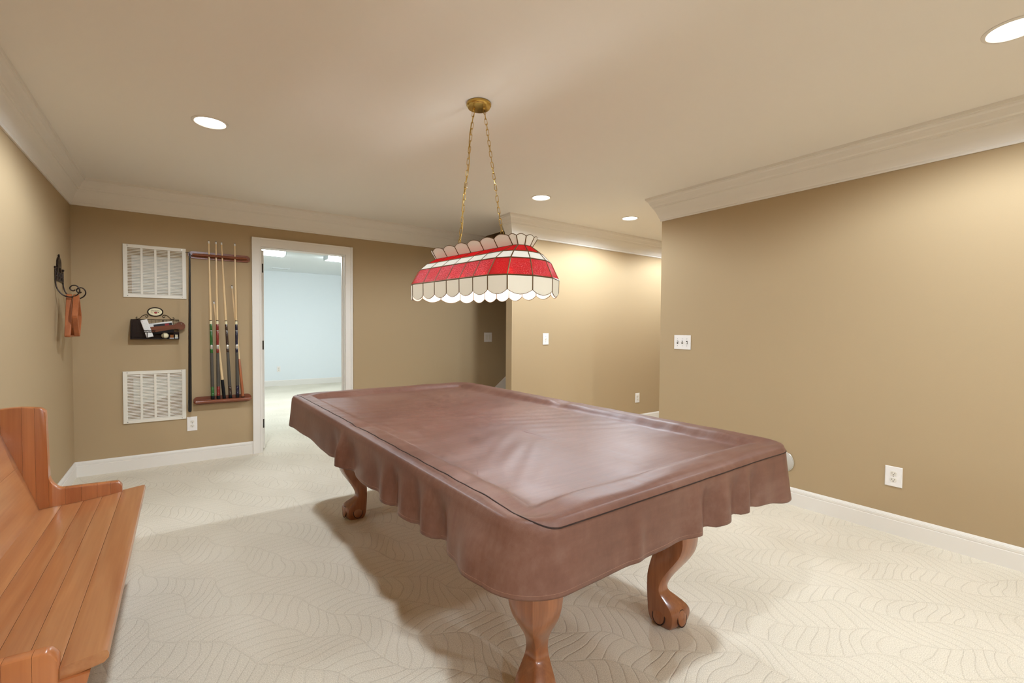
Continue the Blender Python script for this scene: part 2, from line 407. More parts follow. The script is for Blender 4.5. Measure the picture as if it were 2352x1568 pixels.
# the door leaf stands open at a right angle into the white room
d1 = thing('door_1', 'white door standing open into the white room', 'door', (DX0+.014, YB+WT+.014, 0)); d1['kind'] = 'structure'
MB().cbox(0, .035, 0, .79, .012, DZ-.02, .002).build('door_leaf', 'trim', d1)
for z in (.22, 1.02, 1.80):
    MB().box(.002, .030, -.0025, 0, z, z+.09).lathe([(.006, z-.003), (.006, z+.093)], 8, (.001, -.006, 0)).build('hinge', 'hinge', d1)

# staircase behind the hall wall, rising to the right
st = thing('stairs', 'carpeted staircase rising behind the hall wall', 'staircase', (0, 0, 0)); st['kind'] = 'structure'
for k in range(11):
    x = 3.12+k*.245; MB().box(x, x+.245+.02, YH+.108, YB-.02, 0 if k == 0 else k*.187-.01, (k+1)*.187).build('step', 'carpet', st)
sk = MB(); x0, x1 = 3.05, 5.8; zz = lambda x: .468+(x-3.43)*.766
sk.prism([(x0, 0), (x0+.3, 0), (x1, zz(x1)-.4), (x1, zz(x1)), (x0, zz(x0))], lambda a, b, d: (a, d, b), YB-.018, YB-.0005)
sk.build('skirt_board', 'trim', st)

# ------------------------------------------------------------------ recessed ceiling lights
def can(x, y, label):
    t = thing('recessed_light', label, 'ceiling light', (x, y, HC), 0, 'recessed lights in the ceiling')
    MB().lathe([(.093, 0), (.093, -.003), (.088, -.006), (.080, -.006), (.076, -.002), (.074, 0)], 40, caps=False).build('trim_ring', 'trim', t, True)
    MB().lathe([(.0745, -.0005), (.0745, -.0015), (.066, -.0035), (.040, -.005), (.001, -.0055)], 40, caps=False).build('lens', 'lens', t, True)
    ld = bpy.data.lights.new('can_light', 'SPOT'); ld.energy = CAN_POWER; ld.color = CAN_COLOR
    ld.spot_size = math.radians(172); ld.spot_blend = .4; ld.shadow_soft_size = .055
    lo = bpy.data.objects.new('can_light', ld); C.objects.link(lo); lo.parent = t; lo.location = (0, 0, -.075)
can(.151, 3.244, 'round recessed ceiling light near the vents, left part of the ceiling')
can(2.664, 3.263, 'round recessed ceiling light just right of the lamp chains')
can(3.91, 3.287, 'round recessed ceiling light in the side passage')
can(2.674, .345, 'large recessed ceiling light cut by the right edge of the picture')
can(.151, .345, 'recessed ceiling light over the near end of the pew, above the picture')
can(.151, -2.0, 'unseen recessed ceiling light added behind the camera on the left')  # unseen, added to light the room, carries on the ceiling grid
can(2.674, -2.0, 'unseen recessed ceiling light added behind the camera on the right')  # likewise unseen and added for the room's lighting, on the grid
can(1.41, -2.0, 'added fill light behind the camera in the middle, unseen')  # extra unseen light between the grid columns, added to raise the ambient level
can(5.4, 3.287, 'recessed ceiling light deep in the side passage, hidden by the right wall')

# ------------------------------------------------------------------ white room contents
def fixture(x0, x1, label):
    t = thing('fluorescent_fixture', label, 'ceiling light', (x0, 8.0, HC), 0, 'fluorescent fixtures in the white room')
    L = x1-x0
    pr = [(-.14, 0), (-.14, -.03), (-.11, -.07), (.11, -.07), (.14, -.03), (.14, 0)]
    MB().prism(pr, lambda a, b, d: (d, a, b), .012, L-.012).build('diffuser', 'tube', t)
    pr2 = [(-.145, 0), (-.145, -.034), (-.114, -.075), (.114, -.075), (.145, -.034), (.145, 0)]
    for a in (0, L-.012): MB().prism(pr2, lambda p, q, d: (d, p, q), a, a+.012).build('end_cap', 'whitewall', t)
fixture(.12, 1.34, 'bright fluorescent ceiling fixture at the left of the doorway view')
fixture(1.95, 3.17, 'bright fluorescent ceiling fixture at the right of the doorway view')
rg = thing('ceiling_register', 'white air register in the white room ceiling', 'air vent', (1.64, 10.3, HC))
MB().box(-.17, .17, -.075, .075, -.006, 0).build('register_frame', 'whitewall', rg)
for k in range(5): MB().box(-.14, .14, -.05+k*.023, -.044+k*.023, -.012, -.006).build('blade', 'slot' if k == 2 else 'whitewall', rg)

# ------------------------------------------------------------------ plates on walls
def plate(name, label, cat, loc, rz, w, h, kind, n=1, group=None):
    """local frame: x right, z up, -y towards the room"""
    t = thing(name, label, cat, loc, rz, group)
    MB().cbox(-w/2, w/2, -.006, 0, -h/2, h/2, .003).build('face_plate', 'plate', t)
    if kind == 'toggle':
        for i in range(n):
            cx = (i-(n-1)/2)*.046
            MB().box(cx-.006, cx+.006, -.0075, -.006, -.013, .013).build('toggle_surround', 'slot' if n == 3 else 'offwhite', t)
            up_ = -1 if i % 3 == 2 else 1
            MB().prism([(-.006, -.004), (-.018, .006*up_), (-.018, .011*up_), (-.006, .006)] if up_ > 0 else [(-.006, -.006), (-.018, -.011), (-.018, -.006), (-.006, .004)], lambda a, b, d: (d, a, b), cx-.0035, cx+.0035).build('toggle', 'plate', t)
            for z in (.030, -.030): MB().lathe([(.003, 0), (.003, .001)], 8).build('screw', 'silver', t).matrix_local = Matrix.Translation((cx, -.006, z)) @ Matrix.Rotation(PI/2, 4, 'X')
    elif kind == 'rocker':
        for i in range(n):
            cx = (i-(n-1)/2)*.046
            MB().cbox(cx-.0165, cx+.0165, -.009, -.006, -.033, .033, .001).build('rocker', 'offwhite', t)
    elif kind == 'outlet':
        for z in (.0195, -.0195):
            pts = [(.0165*math.cos(a), z+max(-.0125, min(.0125, .0165*math.sin(a)))) for a in [2*PI*k/20 for k in range(20)]]
            r = MB().prism(pts, lambda a, b, d: (a, d, b), -.0085, -.006).build('receptacle', 'offwhite', t)
            q = MB().box(-.0075, -.0055, -.0092, -.0085, z-.0015, z+.0065).box(.0055, .0075, -.0092, -.0085, z-.0015, z+.0055)
            q.prism([(.0028*math.cos(a), z-.0075+.0028*math.sin(a)) for a in [2*PI*k/10 for k in range(10)]], lambda a, b, d: (a, d, b), -.0092, -.0085)
            q.build('slots', 'slot', r)
        MB().lathe([(.0028, 0), (.0028, .001)], 8).build('screw', 'silver', t).matrix_local = Matrix.Translation((0, -.006, 0)) @ Matrix.Rotation(PI/2, 4, 'X')
    return t
RW = -PI/2   # plates on the right wall face -x
plate('light_switch', 'white triple toggle switch plate on the right wall', 'light switch', (XR, 2.388, 1.141), RW, .163, .124, 'toggle', 3)
plate('wall_outlet', 'white outlet plate low on the right wall', 'outlet', (XR, .903, .355), RW, .086, .124, 'outlet')
plate('light_switch', 'white single toggle switch on the hall wall', 'light switch', (3.317, YH, 1.137), 0, .084, .128, 'toggle', 1)
plate('wall_outlet', 'small white outlet low on the hall wall in the passage', 'outlet', (4.908, YH, .348), 0, .086, .128, 'outlet')
plate('light_switch', 'white double rocker switch in the shaded stairwell', 'light switch', (3.312, YB, 1.137), 0, .122, .124, 'rocker', 2)
plate('wall_outlet', 'white outlet plate below the cue rack', 'outlet', (.0765, YB, .3525), 0, .078, .130, 'outlet')
plate('wall_outlet', 'white outlet seen through the doorway on the far white wall', 'outlet', (1.684, YW, .36), 0, .07, .115, 'outlet')

# clear round cover on the right wall, half hidden by the table cover
def clear():
    m = mat('clear_plastic', (226, 219, 206), .25, .5); m.node_tree.nodes['Principled BSDF'].inputs['Transmission Weight'].default_value = .35
    m.node_tree.nodes['Principled BSDF'].inputs['IOR'].default_value = 1.2; return m
M['clear'] = clear()
gd = thing('wall_disc', 'clear round plastic cover on the right wall behind the table corner', 'cover', (XR, 1.545, .30), RW)
MB().loft([[(r*math.cos(2*PI*k/32), y, r*math.sin(2*PI*k/32)) for k in range(32)] for r, y in ((.074, 0), (.074, -.004), (.066, -.012), (.045, -.020), (.02, -.024), (.002, -.025))], caps=False).build('dome', 'clear', gd, True)
MB().tube([(.0745*math.cos(2*PI*k/32), -.004, .0745*math.sin(2*PI*k/32)) for k in range(32)], .003, 6, True).build('rim', 'silver', gd, True)

# ------------------------------------------------------------------ return-air grilles
def grille(label, x0, z0, w, h, fil):
    t = thing('air_grille', label, 'air vent', (x0, YB, z0), 0, 'return air grilles')
    b = .030
    MB().cbox(0, b, -.012, 0, 0, h, .002).cbox(w-b, w, -.012, 0, 0, h, .002).cbox(b-.002, w-b+.002, -.0118, 0, 0, b, .002).cbox(b-.002, w-b+.002, -.0118, 0, h-b, h, .002).build('grille_frame', 'vent', t)
    iw = (w-2*b)
    for k in (1, 2, 3):
        c = b+iw*k/4; MB().box(c-.008, c+.008, -.0105, -.001, b, h-b).build('mullion', 'vent', t)
    lo = MB(); n = 30; sp = (h-2*b)/n
    for k in range(n):
        z = b+sp*(k+.5)
        lo.add([(b, -.0095, z-.0045), (w-b, -.0095, z-.0045), (w-b, -.0035, z+.0022), (b, -.0035, z+.0022), (b, -.0087, z-.0052), (w-b, -.0087, z-.0052), (w-b, -.0027, z+.0015), (b, -.0027, z+.0015)],
               [(0, 1, 2, 3), (7, 6, 5, 4), (0, 4, 5, 1), (3, 2, 6, 7), (0, 3, 7, 4), (1, 5, 6, 2)])
    l = lo.build('louvers', 'vent', t); l['kind'] = 'stuff'
    MB().prism([(x*w, z*h) for x, z in fil], lambda a, c, d: (a, d, c), -.0022, -.0008).build('filter_panel', 'filter', t)
    for x in (.03, w-.03):
        for z in (.012, h-.012): MB().lathe([(.004, 0), (.004, .0012)], 8).build('screw', 'silver', t).matrix_local = Matrix.Translation((x, -.012, z)) @ Matrix.Rotation(PI/2, 4, 'X')
grille('upper cream louvered air grille above the wire basket', -.397, 1.497, .441, .455, [(.13, .09), (.93, .09), (.93, .79), (.13, .79)])
grille('lower cream louvered air grille below the wire basket', -.409, .405, .441, .452, [(.16, .35), (.55, .42), (.93, .58), (.93, .86), (.16, .86)])

# ------------------------------------------------------------------ cue rack and cues
cr = thing('cue_rack', 'brown wooden wall cue rack with rounded rails', 'cue rack', (.306, YB, 0))
def stadium(x0, x1, z0, z1, n=10):
    r = (z1-z0)/2; zc = (z0+z1)/2
    return [(x1-r+r*math.cos(a), zc+r*math.sin(a)) for a in [-PI/2+PI*k/n for k in range(n+1)]] + [(x0+r+r*math.cos(a), zc+r*math.sin(a)) for a in [PI/2+PI*k/n for k in range(n+1)]]
rb = MB().prism(stadium(-.247, .246, 1.872, 1.936), lambda a, b, d: (a, d, b), -.014, 0)
rb.build('top_rail', 'racks', cr, True)
fb = MB(); xs = [-.215+.43*k/20 for k in range(21)]
fb.tube([(x, -.058, 1.903) for x in xs], [.006]+[.0105]*19+[.006], 8)
for x in (-.215, .215): fb.tube([(x, -.058, 1.903), (x, -.012, 1.903)], .008, 8)
fb.build('retaining_bar', 'racks', cr, True)
MB().prism(stadium(-.22, .25, .525, .598), lambda a, b, d: (a, d, b), -.014, 0).build('bottom_back', 'racks', cr, True)
MB().prism([(-.205+.0, -.012), (.215, -.012), (.235, -.030), (.235, -.052), (.215, -.070), (-.205, -.070), (-.219, -.052), (-.219, -.03)], lambda a, b, d: (a, b, d), .548, .566).build('shelf', 'racks', cr, True)
MB().tube([(-.212, -.066, .556), (-.205, -.070, .556), (.215, -.070, .556), (.235, -.055, .556), (.24, -.03, .556)], [.010, .016, .016, .014, .010], 10).build('front_lip', 'racks', cr, True)
MB().tube([(-.232, -.014, 1.915), (-.232, -.045, 1.915), (-.268, -.050, 1.917)], .0022, 6).build('hook', 'iron', cr, True)

def cue(name, label, butt, tip, segs, group='pool cues in the wall rack'):
    """segs: (from, to, r_from, r_to, material, part name) in metres from the butt"""
    t = thing(name, label, 'pool cue', butt, 0, group)
    d = Vector(tip)-Vector(butt); q = d.to_track_quat('Z', 'Y')
    t.rotation_mode = 'QUATERNION'; t.rotation_quaternion = q
    for a, b, ra, rb_, m, nm in segs:
        MB().lathe([(ra*.96, a), (ra, a+.001), (rb_, b-.001), (rb_*.96, b)], 12).build(nm, m, t, True)
def full_cue(label, x0, x1, col, y=-.040):
    L = 1.474
    def r(z): return .0148+(.0062-.0148)*z/L
    seg = [(0, .034, 'rubber', 'bumper'), (.034, .058, col, 'butt_cap'), (.058, .108, col, 'butt_sleeve')]
    seg += [(.120, .436, 'wrap', 'wrap'), (.108, .120, col, 'butt_ring'), (.436, .474, col, 'collar'), (.510, .640, col, 'forearm'), (.474, .510, 'silver', 'inlay_ring'),
            (.640, .646, 'silver', 'thin_ring'), (.646, .704, col, 'forearm'), (.704, .734, 'ivory', 'joint'), (.734, .740, 'rubber', 'joint_ring'),
            (.740, 1.448, 'maple', 'shaft'), (1.448, 1.470, 'white', 'ferrule'), (1.470, L, 'pocket', 'tip')]
    cue('pool_cue', label, (x0, YB+y, .568), (x1, YB+y, .568+L-.001), [(a, b, r(a), r(b), m, n) for a, b, m, n in seg])
full_cue('pool cue with a green butt, leftmost full cue in the rack', .236, .217, 'green')
full_cue('pool cue with a dark red butt, second full cue in the rack', .281, .273, 'red')
full_cue('pool cue with a dark brown butt, leaning between red and navy cues', .377, .316, 'brown')
full_cue('pool cue with a navy blue butt, rightmost full cue in the rack', .436, .424, 'navy')
cue('short_cue', 'short cue with a black grip leaning behind the red cue', (.328, YB-.036, .568), (.253, YB-.010, 1.489),
    [(0, .182, .0140, .0125, 'rubber', 'grip'), (.182, .898, .0125, .0060, 'maple', 'shaft'), (.898, .918, .0060, .0058, 'white', 'ferrule'), (.918, .924, .0058, .0055, 'pocket', 'tip')])
cue('short_cue', 'short cue with a reddish butt leaning behind the navy cue', (.481, YB-.036, .568), (.399, YB-.010, 1.646),
    [(0, .010, .0140, .0139, 'rubber', 'bumper'), (.010, .374, .0139, .0105, 'cherry_cue', 'butt'), (.374, 1.050, .0105, .0060, 'maple', 'shaft'), (1.050, 1.073, .0060, .0058, 'white', 'ferrule'), (1.073, 1.080, .0058, .0055, 'pocket', 'tip')])
t = thing('bridge_stick', 'long black tapered stick hanging at the left of the cue rack', 'stick', (.060, YB-.060, .470))
d = Vector((.072, YB-.060, 1.913))-Vector((.060, YB-.060, .470)); t.rotation_mode = 'QUATERNION'; t.rotation_quaternion = d.to_track_quat('Z', 'Y')
MB().lathe([(.003, 0), (.010, .003), (.0135, .014), (.0135, .12), (.006, 1.40), (.0058, 1.43)], 12).build('shaft', 'black', t, True)
MB().tube([(0, 0, 1.43), (0, 0, 1.440), (.0, .006, 1.4435), (0, .010, 1.440)], .0018, 6).build('hanging_loop', 'iron', t, True)

# ------------------------------------------------------------------ wire basket on the back wall with its contents
bk = thing('wall_basket', 'dark wire wall basket with scrolls and an oval plaque', 'basket', (-.1815, YB, 1.136))
hw, hd = .168, .075
MB().box(-hw, hw, -.004, -.001, 0, .062).box(-hw, -.066, -.004, -.001, .062, .168).build('back_plate', 'iron', bk)
MB().box(-hw, hw, -hd, -.001, -.002, .002).build('tray', 'iron', bk)
for sx in (-1, 1):
    MB().add([(sx*hw, -.002, 0), (sx*hw, -hd, 0), (sx*hw, -hd, .058), (sx*hw, -.012, .168), (sx*hw, -.002, .168), (sx*(hw-.003), -.002, 0), (sx*(hw-.003), -hd, 0), (sx*(hw-.003), -hd, .058), (sx*(hw-.003), -.012, .168), (sx*(hw-.003), -.002, .168)],
             [(0, 1, 2, 3, 4), (9, 8, 7, 6, 5), (0, 5, 6, 1), (1, 6, 7, 2), (2, 7, 8, 3), (3, 8, 9, 4), (4, 9, 5, 0)]) if False else None
    w_ = MB(); w_.prism([(-.002, 0), (-hd, 0), (-hd, .058), (-.014, .168), (-.002, .168)], lambda a, b, d_: (d_, a, b), sx*hw-.0015, sx*hw+.0015); w_.build('side_plate', 'iron', bk)
wf = MB()
wf.tube([(-hw, -.004, .170), (hw, -.004, .170)], .003, 6).tube([(-hw, -hd, .060), (hw, -hd, .060)], .0026, 6).tube([(-hw, -hd, .002), (hw, -hd, .002)], .003, 6)
for x in (-.055, .055): wf.tube([(x, -.004, .170), (x, -.004, 0)], .0030, 6).tube([(x, -hd, .060), (x, -hd, 0)], .0028, 6)
for k in range(13):
    x = -.155+k*.0258; wf.tube([(x, -.004, .170), (x, -.004, .058)], .0009, 5)
for z in (.08, .10, .12, .14, .155): wf.tube([(-hw, -.004, z), (hw, -.004, z)], .0008, 5)
wf.build('wire_frame', 'iron', bk, True)
lt = MB()
for k in range(3):
    a = -.108+k*.037; lt.tube([(a, -hd, .060), (a+.0185, -hd, .076), (a+.037, -hd, .060)], .0018, 5)
lt.tube([(-.108, -hd, .076), (.003, -hd, .076)], .0018, 5)
lt.build('front_lattice', 'iron', bk, True)
def spiral(cx, cz, r0, r1, a0, a1, n=18, y=-.006): return [(cx+(r0+(r1-r0)*k/n)*math.cos(a0+(a1-a0)*k/n), y, cz+(r0+(r1-r0)*k/n)*math.sin(a0+(a1-a0)*k/n)) for k in range(n+1)]
for sx in (-1, 1):
    pth = spiral(.125, .186, .004, .012, 2.2, -1.9, 12)        # small outer curl
    pth += [(.107, -.006, .180), (.095, -.006, .196), (.082, -.006, .209), (.068, -.006, .213)]
    pth += spiral(.066, .198, .0145, .004, 1.4+.1, -4.6+.1, 18)[1:] if False else spiral(.062, .199, .015, .004, 1.2, 1.2+5.6, 18)[1:]
    MB().tube([(sx*p[0], p[1], p[2]) for p in pth], .0022, 6).build('scroll', 'iron', bk, True)
pq = MB().prism([(.049*math.cos(2*PI*k/36), .239+.0325*math.sin(2*PI*k/36)) for k in range(36)], lambda a, b, d_: (a, d_, b), -.010, -.004).build('plaque', 'ivory', bk, True, 'cream oval plaque with script and a red berry')
MB().tube([(.052*math.cos(2*PI*k/36), -.008, .239+.0365*math.sin(2*PI*k/36)) for k in range(36)], .005, 8, True).build('plaque_rim', 'iron', pq, True)
tx = text_mesh('Dessert', .019, 'lettering', 'pocket', pq); tx.matrix_local = Matrix.Translation((.0, -.0105, .249)) @ Matrix.Rotation(PI/2, 4, 'X')
be = MB().ball((.003, -.0105, .232), (.012, .0015, .0078), 14, 8).build('berry_print', 'redprint', pq, True)
MB().ball((.021, -.0105, .2345), (.0045, .0012, .004), 10, 6).build('seed_print', 'pocket', pq, True)
MB().tube([(-.030, -.0102, .236), (-.024, -.0106, .228), (-.014, -.0106, .229)], .0012, 5).build('flourish', 'pocket', pq, True)

def tilted(name, label, cat, loc, ry):
    o = thing(name, label, cat, loc); o.rotation_euler = (0, ry, 0); return o
rc = tilted('remote_control', 'white remote control standing tilted in the wire basket', 'remote control', (-.238, YB-.064, 1.226), math.radians(16)*-1)
rc.rotation_euler = (math.radians(-2), math.radians(-16), 0)
MB().cbox(-.024, .024, -.008, .008, -.076, .080, .004).build('body', 'white', rc)
for r_ in range(6):
    for c_ in range(3): MB().box(-.014+c_*.011, -.007+c_*.011, -.0095, -.008, .045-r_*.014, .051-r_*.014).build('button', 'filter', rc)
MB().lathe([(.003, 0), (.003, .001)], 8).build('power_button', 'redprint', rc).matrix_local = Matrix.Translation((-.014, -.008, .066)) @ Matrix.Rotation(PI/2, 4, 'X')
tb = tilted('table_brush', 'brown wooden table brush lying across the wire basket', 'brush', (-.105, YB-.042, 1.235), math.radians(-9))
prof = [(-.135, -.021), (-.12, -.028), (.07, -.018), (.095, -.034), (.118, -.034), (.135, -.020), (.140, 0), (.133, .024), (.114, .037), (.092, .036), (.06, .020), (-.12, .024), (-.135, .016)]
MB().prism(prof, lambda a, b, d_: (a, d_, b), -.012, .012).build('handle', 'brushwood', tb, True)
MB().box(-.13, .05, -.009, .009, -.046, -.020).build('bristles', 'bristle', tb)
MB().ball((.112, -.012, .018), .004, 8, 6).build('hang_pin', 'silver', tb, True)
mg = tilted('booklet', 'dark printed booklet with white pages behind the table brush', 'booklet', (-.145, YB-.022, 1.262), math.radians(-9))
MB().box(-.095, .085, -.004, .004, -.055, .020).build('pages', 'paper', mg)
MB().box(-.05, .082, -.006, -.004, -.055, .008).build('cover', 'darkprint', mg)
MB().box(.03, .06, -.0068, -.006, -.03, .004).build('cover_print', 'redprint', mg)
cb = tag(MB().ball((0, 0, 0), .0265, 18, 12).build('cue_ball', 'ivory', None, True), 'cream ball resting in the wire basket', 'ball'); cb.location = (-.114, YB-.048, 1.1655)
ch = thing('chalk_cube', 'rust coloured chalk cube in the wire basket', 'chalk', (-.066, YB-.045, 1.139))
MB().cbox(-.012, .012, -.012, .012, .008, .034, .002).build('cube', 'chalk', ch); MB().box(-.016, .016, -.016, .016, 0, .008).build('paper_base', 'paper', ch)
cc = thing('chalk_cube', 'pale yellow chalk cube at the right end of the wire basket', 'chalk', (-.032, YB-.045, 1.139))
MB().cbox(-.010, .010, -.010, .010, .014, .036, .002).build('cube', 'ivory', cc); MB().box(-.0115, .0115, -.0115, .0115, 0, .014).build('paper_base', 'filter', cc)

# ------------------------------------------------------------------ iron hanger on the left wall with two ball racks
hg = thing('wall_hanger', 'dark iron wall hanger with openwork tower and two scroll arms', 'hanger', (XL, 4.66, 1.57))
for y in (4.53, 4.79):
    pts = [(.006, 1.652), (.006, 1.60), (.006, 1.555), (.010, 1.525), (.020, 1.495), (.040, 1.468), (.062, 1.455), (.088, 1.453), (.110, 1.463), (.126, 1.482), (.131, 1.502), (.125, 1.524), (.110, 1.537), (.092, 1.535), (.080, 1.520), (.084, 1.504), (.098, 1.498), (.107, 1.506)]
    sm_ = []
    for i in range(len(pts)-1):
        p0 = pts[max(0, i-1)]; p1 = pts[i]; p2 = pts[i+1]; p3 = pts[min(len(pts)-1, i+2)]
        for k in range(4):
            u = k/4; sm_.append(tuple(.5*((2*b)+(c_-a)*u+(2*a-5*b+4*c_-e)*u*u+(3*b-a-3*c_+e)*u**3) for a, b, c_, e in zip(p0, p1, p2, p3)))
    sm_.append(pts[-1])
    MB().tube([(x, y-4.66, z-1.57) for x, z in sm_], .0042, 8).build('scroll_arm', 'iron', hg, True)
    MB().ball((.006, y-4.66, 1.660-1.57), .009, 12, 8).build('finial', 'iron', hg, True)
ow = MB()
for z in (1.572, 1.60, 1.632): ow.tube([(.006, -.13, z-1.57), (.006, .13, z-1.57)], .004, 6)
for k in range(7):
    y = -.105+k*.035; ow.tube([(.006, y, .002), (.006, y+(.012 if k % 2 else -.012), .060)], .005, 6)
for k in range(6):
    y = -.09+k*.036; ow.tube([(.006, y+.016*math.cos(a), .016+.012*math.sin(a)) for a in [2*PI*j/12 for j in range(12)]], .0032, 6, True)
ow.build('openwork_panel', 'iron', hg, True)
tw = MB()
tw.prism([(-.075, .062), (-.060, .10), (-.066, .115), (-.052, .150), (-.022, .172), (0, .180), (.022, .172), (.048, .155), (.062, .128), (.060, .10), (.070, .062), (.034, .062), (.020, .098), (-.014, .098), (-.036, .062)], lambda a, b, d_: (d_, a, b), .002, .010)
tw.ball((.006, 0, .186), (.006, .008, .011), 8, 6)
tw.build('tower', 'iron', hg, True)

def ball_rack(name, label, outline, x0, x1, th=.013):
    """closed wooden band; outline in (y, z) is its outer edge"""
    t = thing(name, label, 'ball rack', ((x0+x1)/2, 4.55, 1.165), 0, 'ball racks on the wall hanger')
    c = Vector((sum(p[0] for p in outline)/len(outline), sum(p[1] for p in outline)/len(outline)))
    n = len(outline); inn = []
    for i in range(n):
        a, b, d_ = Vector(outline[i-1]), Vector(outline[i]), Vector(outline[(i+1) % n])
        e0 = (b-a).normalized(); e1 = (d_-b).normalized(); n0 = Vector((-e0.y, e0.x)); n1 = Vector((-e1.y, e1.x))
        if n0.dot(c-b) < 0: n0 = -n0
        if n1.dot(c-b) < 0: n1 = -n1
        m_ = (n0+n1)/(1+n0.dot(n1)); inn.append(b+m_*th)
    ox, oy, oz = t.location
    mb = MB(); w = (x1-x0)/2; ch_ = .003
    rings = []
    for o_, i_ in zip(outline, inn):
        o_ = Vector(o_); q = (o_-i_).normalized()
        rings.append([(-w+ch_, o_.x-oy, o_.y-oz), (w-ch_, o_.x-oy, o_.y-oz), (w, (o_-q*ch_).x-oy, (o_-q*ch_).y-oz), (w, (i_+q*ch_).x-oy, (i_+q*ch_).y-oz), (w-ch_, i_.x-oy, i_.y-oz), (-w+ch_, i_.x-oy, i_.y-oz), (-w, (i_+q*ch_).x-oy, (i_+q*ch_).y-oz), (-w, (o_-q*ch_).x-oy, (o_-q*ch_).y-oz)])
    rings.append(rings[0]); mb.loft(rings, caps=False); mb.build('wood_band', 'ballrack', t, True)
def rounded(poly, r, n=5):
    out = []
    for i in range(len(poly)):
        a, b, c_ = Vector(poly[i-1]), Vector(poly[i]), Vector(poly[(i+1) % len(poly)])
        u, v = (a-b).normalized(), (c_-b).normalized(); p, q = b+u*r, b+v*r
        for k in range(n+1):
            s = k/n; out.append(tuple((1-s)**2*p+2*s*(1-s)*b+s*s*q))
    return out
ball_rack('ball_rack', 'wooden triangle ball rack hanging nearest the left wall', rounded([(4.565, 1.486), (4.465, 1.165), (4.675, 1.165)], .022), -.667, -.635)
ball_rack('ball_rack', 'wooden diamond ball rack hanging on the outer end of the hanger', rounded([(4.54, 1.484), (4.455, 1.318), (4.545, 1.160), (4.635, 1.314)], .022), -.626, -.594)

# ------------------------------------------------------------------ pool table
pt = thing('pool_table', 'covered pool table on carved cabriole legs', 'pool table', (TX, TY, 0), TANG)
A, B_ = TWD/2, TLN/2
def rrect(a, b, r, n=8):
    pts = []
    for cx, cy, a0 in ((a-r, b-r, 0), (-a+r, b-r, PI/2), (-a+r, -b+r, PI), (a-r, -b+r, 1.5*PI)):
        pts += [(cx+r*math.cos(a0+PI/2*k/n), cy+r*math.sin(a0+PI/2*k/n)) for k in range(n+1)]
    return pts
cab = MB(); cab.loft([[(x, y, z) for x, y in rrect(a, b, r)] for a, b, r, z in ((A-.20, B_-.20, .05, .565), (A-.17, B_-.17, .06, .60), (A-.14, B_-.14, .06, .72))])
cab.build('cabinet', 'leg', pt, True)
MB().loft([[(x, y, z) for x, y in rrect(a, b, .09)] for a, b, z in ((A-.012, B_-.012, .715), (A-.012, B_-.012, .770), (A-.10, B_-.10, .772), (A-.15, B_-.15, .755))]).build('rail_frame', 'leg', pt, True)
MB().box(-A+.16, A-.16, -B_+.16, B_-.16, .722, .762).build('bed', 'slate', pt)
secs = [(0, -.070, .048, .052), (.018, -.084, .068, .064), (.05, -.092, .078, .070), (.078, -.094, .073, .068), (.104, -.096, .046, .058), (.125, -.097, .016, .048), (.145, -.098, -.010, .040),
        (.170, -.098, -.012, .037), (.205, -.097, .008, .040), (.245, -.089, .042, .051), (.285, -.078, .076, .066), (.325, -.062, .099, .079), (.375, -.054, .107, .088), (.44, -.062, .103, .091), (.57, -.085, .095, .092)]
def leg_rings():
    rings = []
    for z, ub, uf, vh in secs:
        uc, ur = (ub+uf)/2, (uf-ub)/2; ring = []
        for k in range(24):
            a = 2*PI*k/24; e = 2/1.22
            cx = math.copysign(abs(math.cos(a))**e, math.cos(a)); sy = math.copysign(abs(math.sin(a))**e, math.sin(a))
            ring.append((uc+ur*cx, vh*sy, z))
        rings.append(ring)
    return rings
# finer rings by interpolation
def refine(rings, n=3):
    out = []
    for i in range(len(rings)-1):
        p0 = rings[max(0, i-1)]; p1 = rings[i]; p2 = rings[i+1]; p3 = rings[min(len(rings)-1, i+2)]
        for k in range(n):
            u = k/n
            out.append([tuple(.5*((2*b)+(c_-a)*u+(2*a-5*b+4*c_-e)*u*u+(3*b-a-3*c_+e)*u**3) for a, b, c_, e in zip(w, x, y, z)) for w, x, y, z in zip(p0, p1, p2, p3)])
    out.append(rings[-1]); return out
LEG = MB().loft(refine(leg_rings()))
leg0 = None
PAD = []
for sx, sy in ((-1, -1), (1, -1), (1, 1), (-1, 1)):
    if leg0 is None:
        leg0 = LEG.build('leg', 'leg', pt, True); lo = leg0
        pads = []
        for s, f in ((-1, 1), (1, 1), (-1, -1), (1, -1)):
            nrm = Vector((f*.64, s*.77, .12)).normalized(); c0 = Vector((.0385 if f > 0 else -.0535, s*.037, .046))
            tng = nrm.cross(Vector((0, 0, 1))).normalized(); upv = tng.cross(nrm)
            if upv.z < 0: upv = -upv
            pb = MB(); ring_n = 20; rr = [(.027, -.002, .033), (.025, .004, .030), (.017, .007, .021), (.002, .008, .002)]
            pb.loft([[c0+tng*(a*math.cos(2*PI*k/ring_n))+upv*(b*math.sin(2*PI*k/ring_n))+nrm*h for k in range(ring_n)] for a, h, b in rr], caps=False)
            pads.append(pb.build('claw_pad', 'leg', lo, True))
            g_ = MB().tube([c0+tng*(.028*math.cos(2*PI*k/24))+upv*(.034*math.sin(2*PI*k/24))+nrm*.0015 for k in range(24)], .0026, 5, True)
            pads.append(g_.build('carved_groove', 'legdark', lo, True))
    else:
        lo = part(leg0, pt)
        for p_ in pads: part(p_, lo)
    lo.location = (sx*.372, sy*.945, 0); lo.rotation_euler = (0, 0, math.atan2(sy, sx))
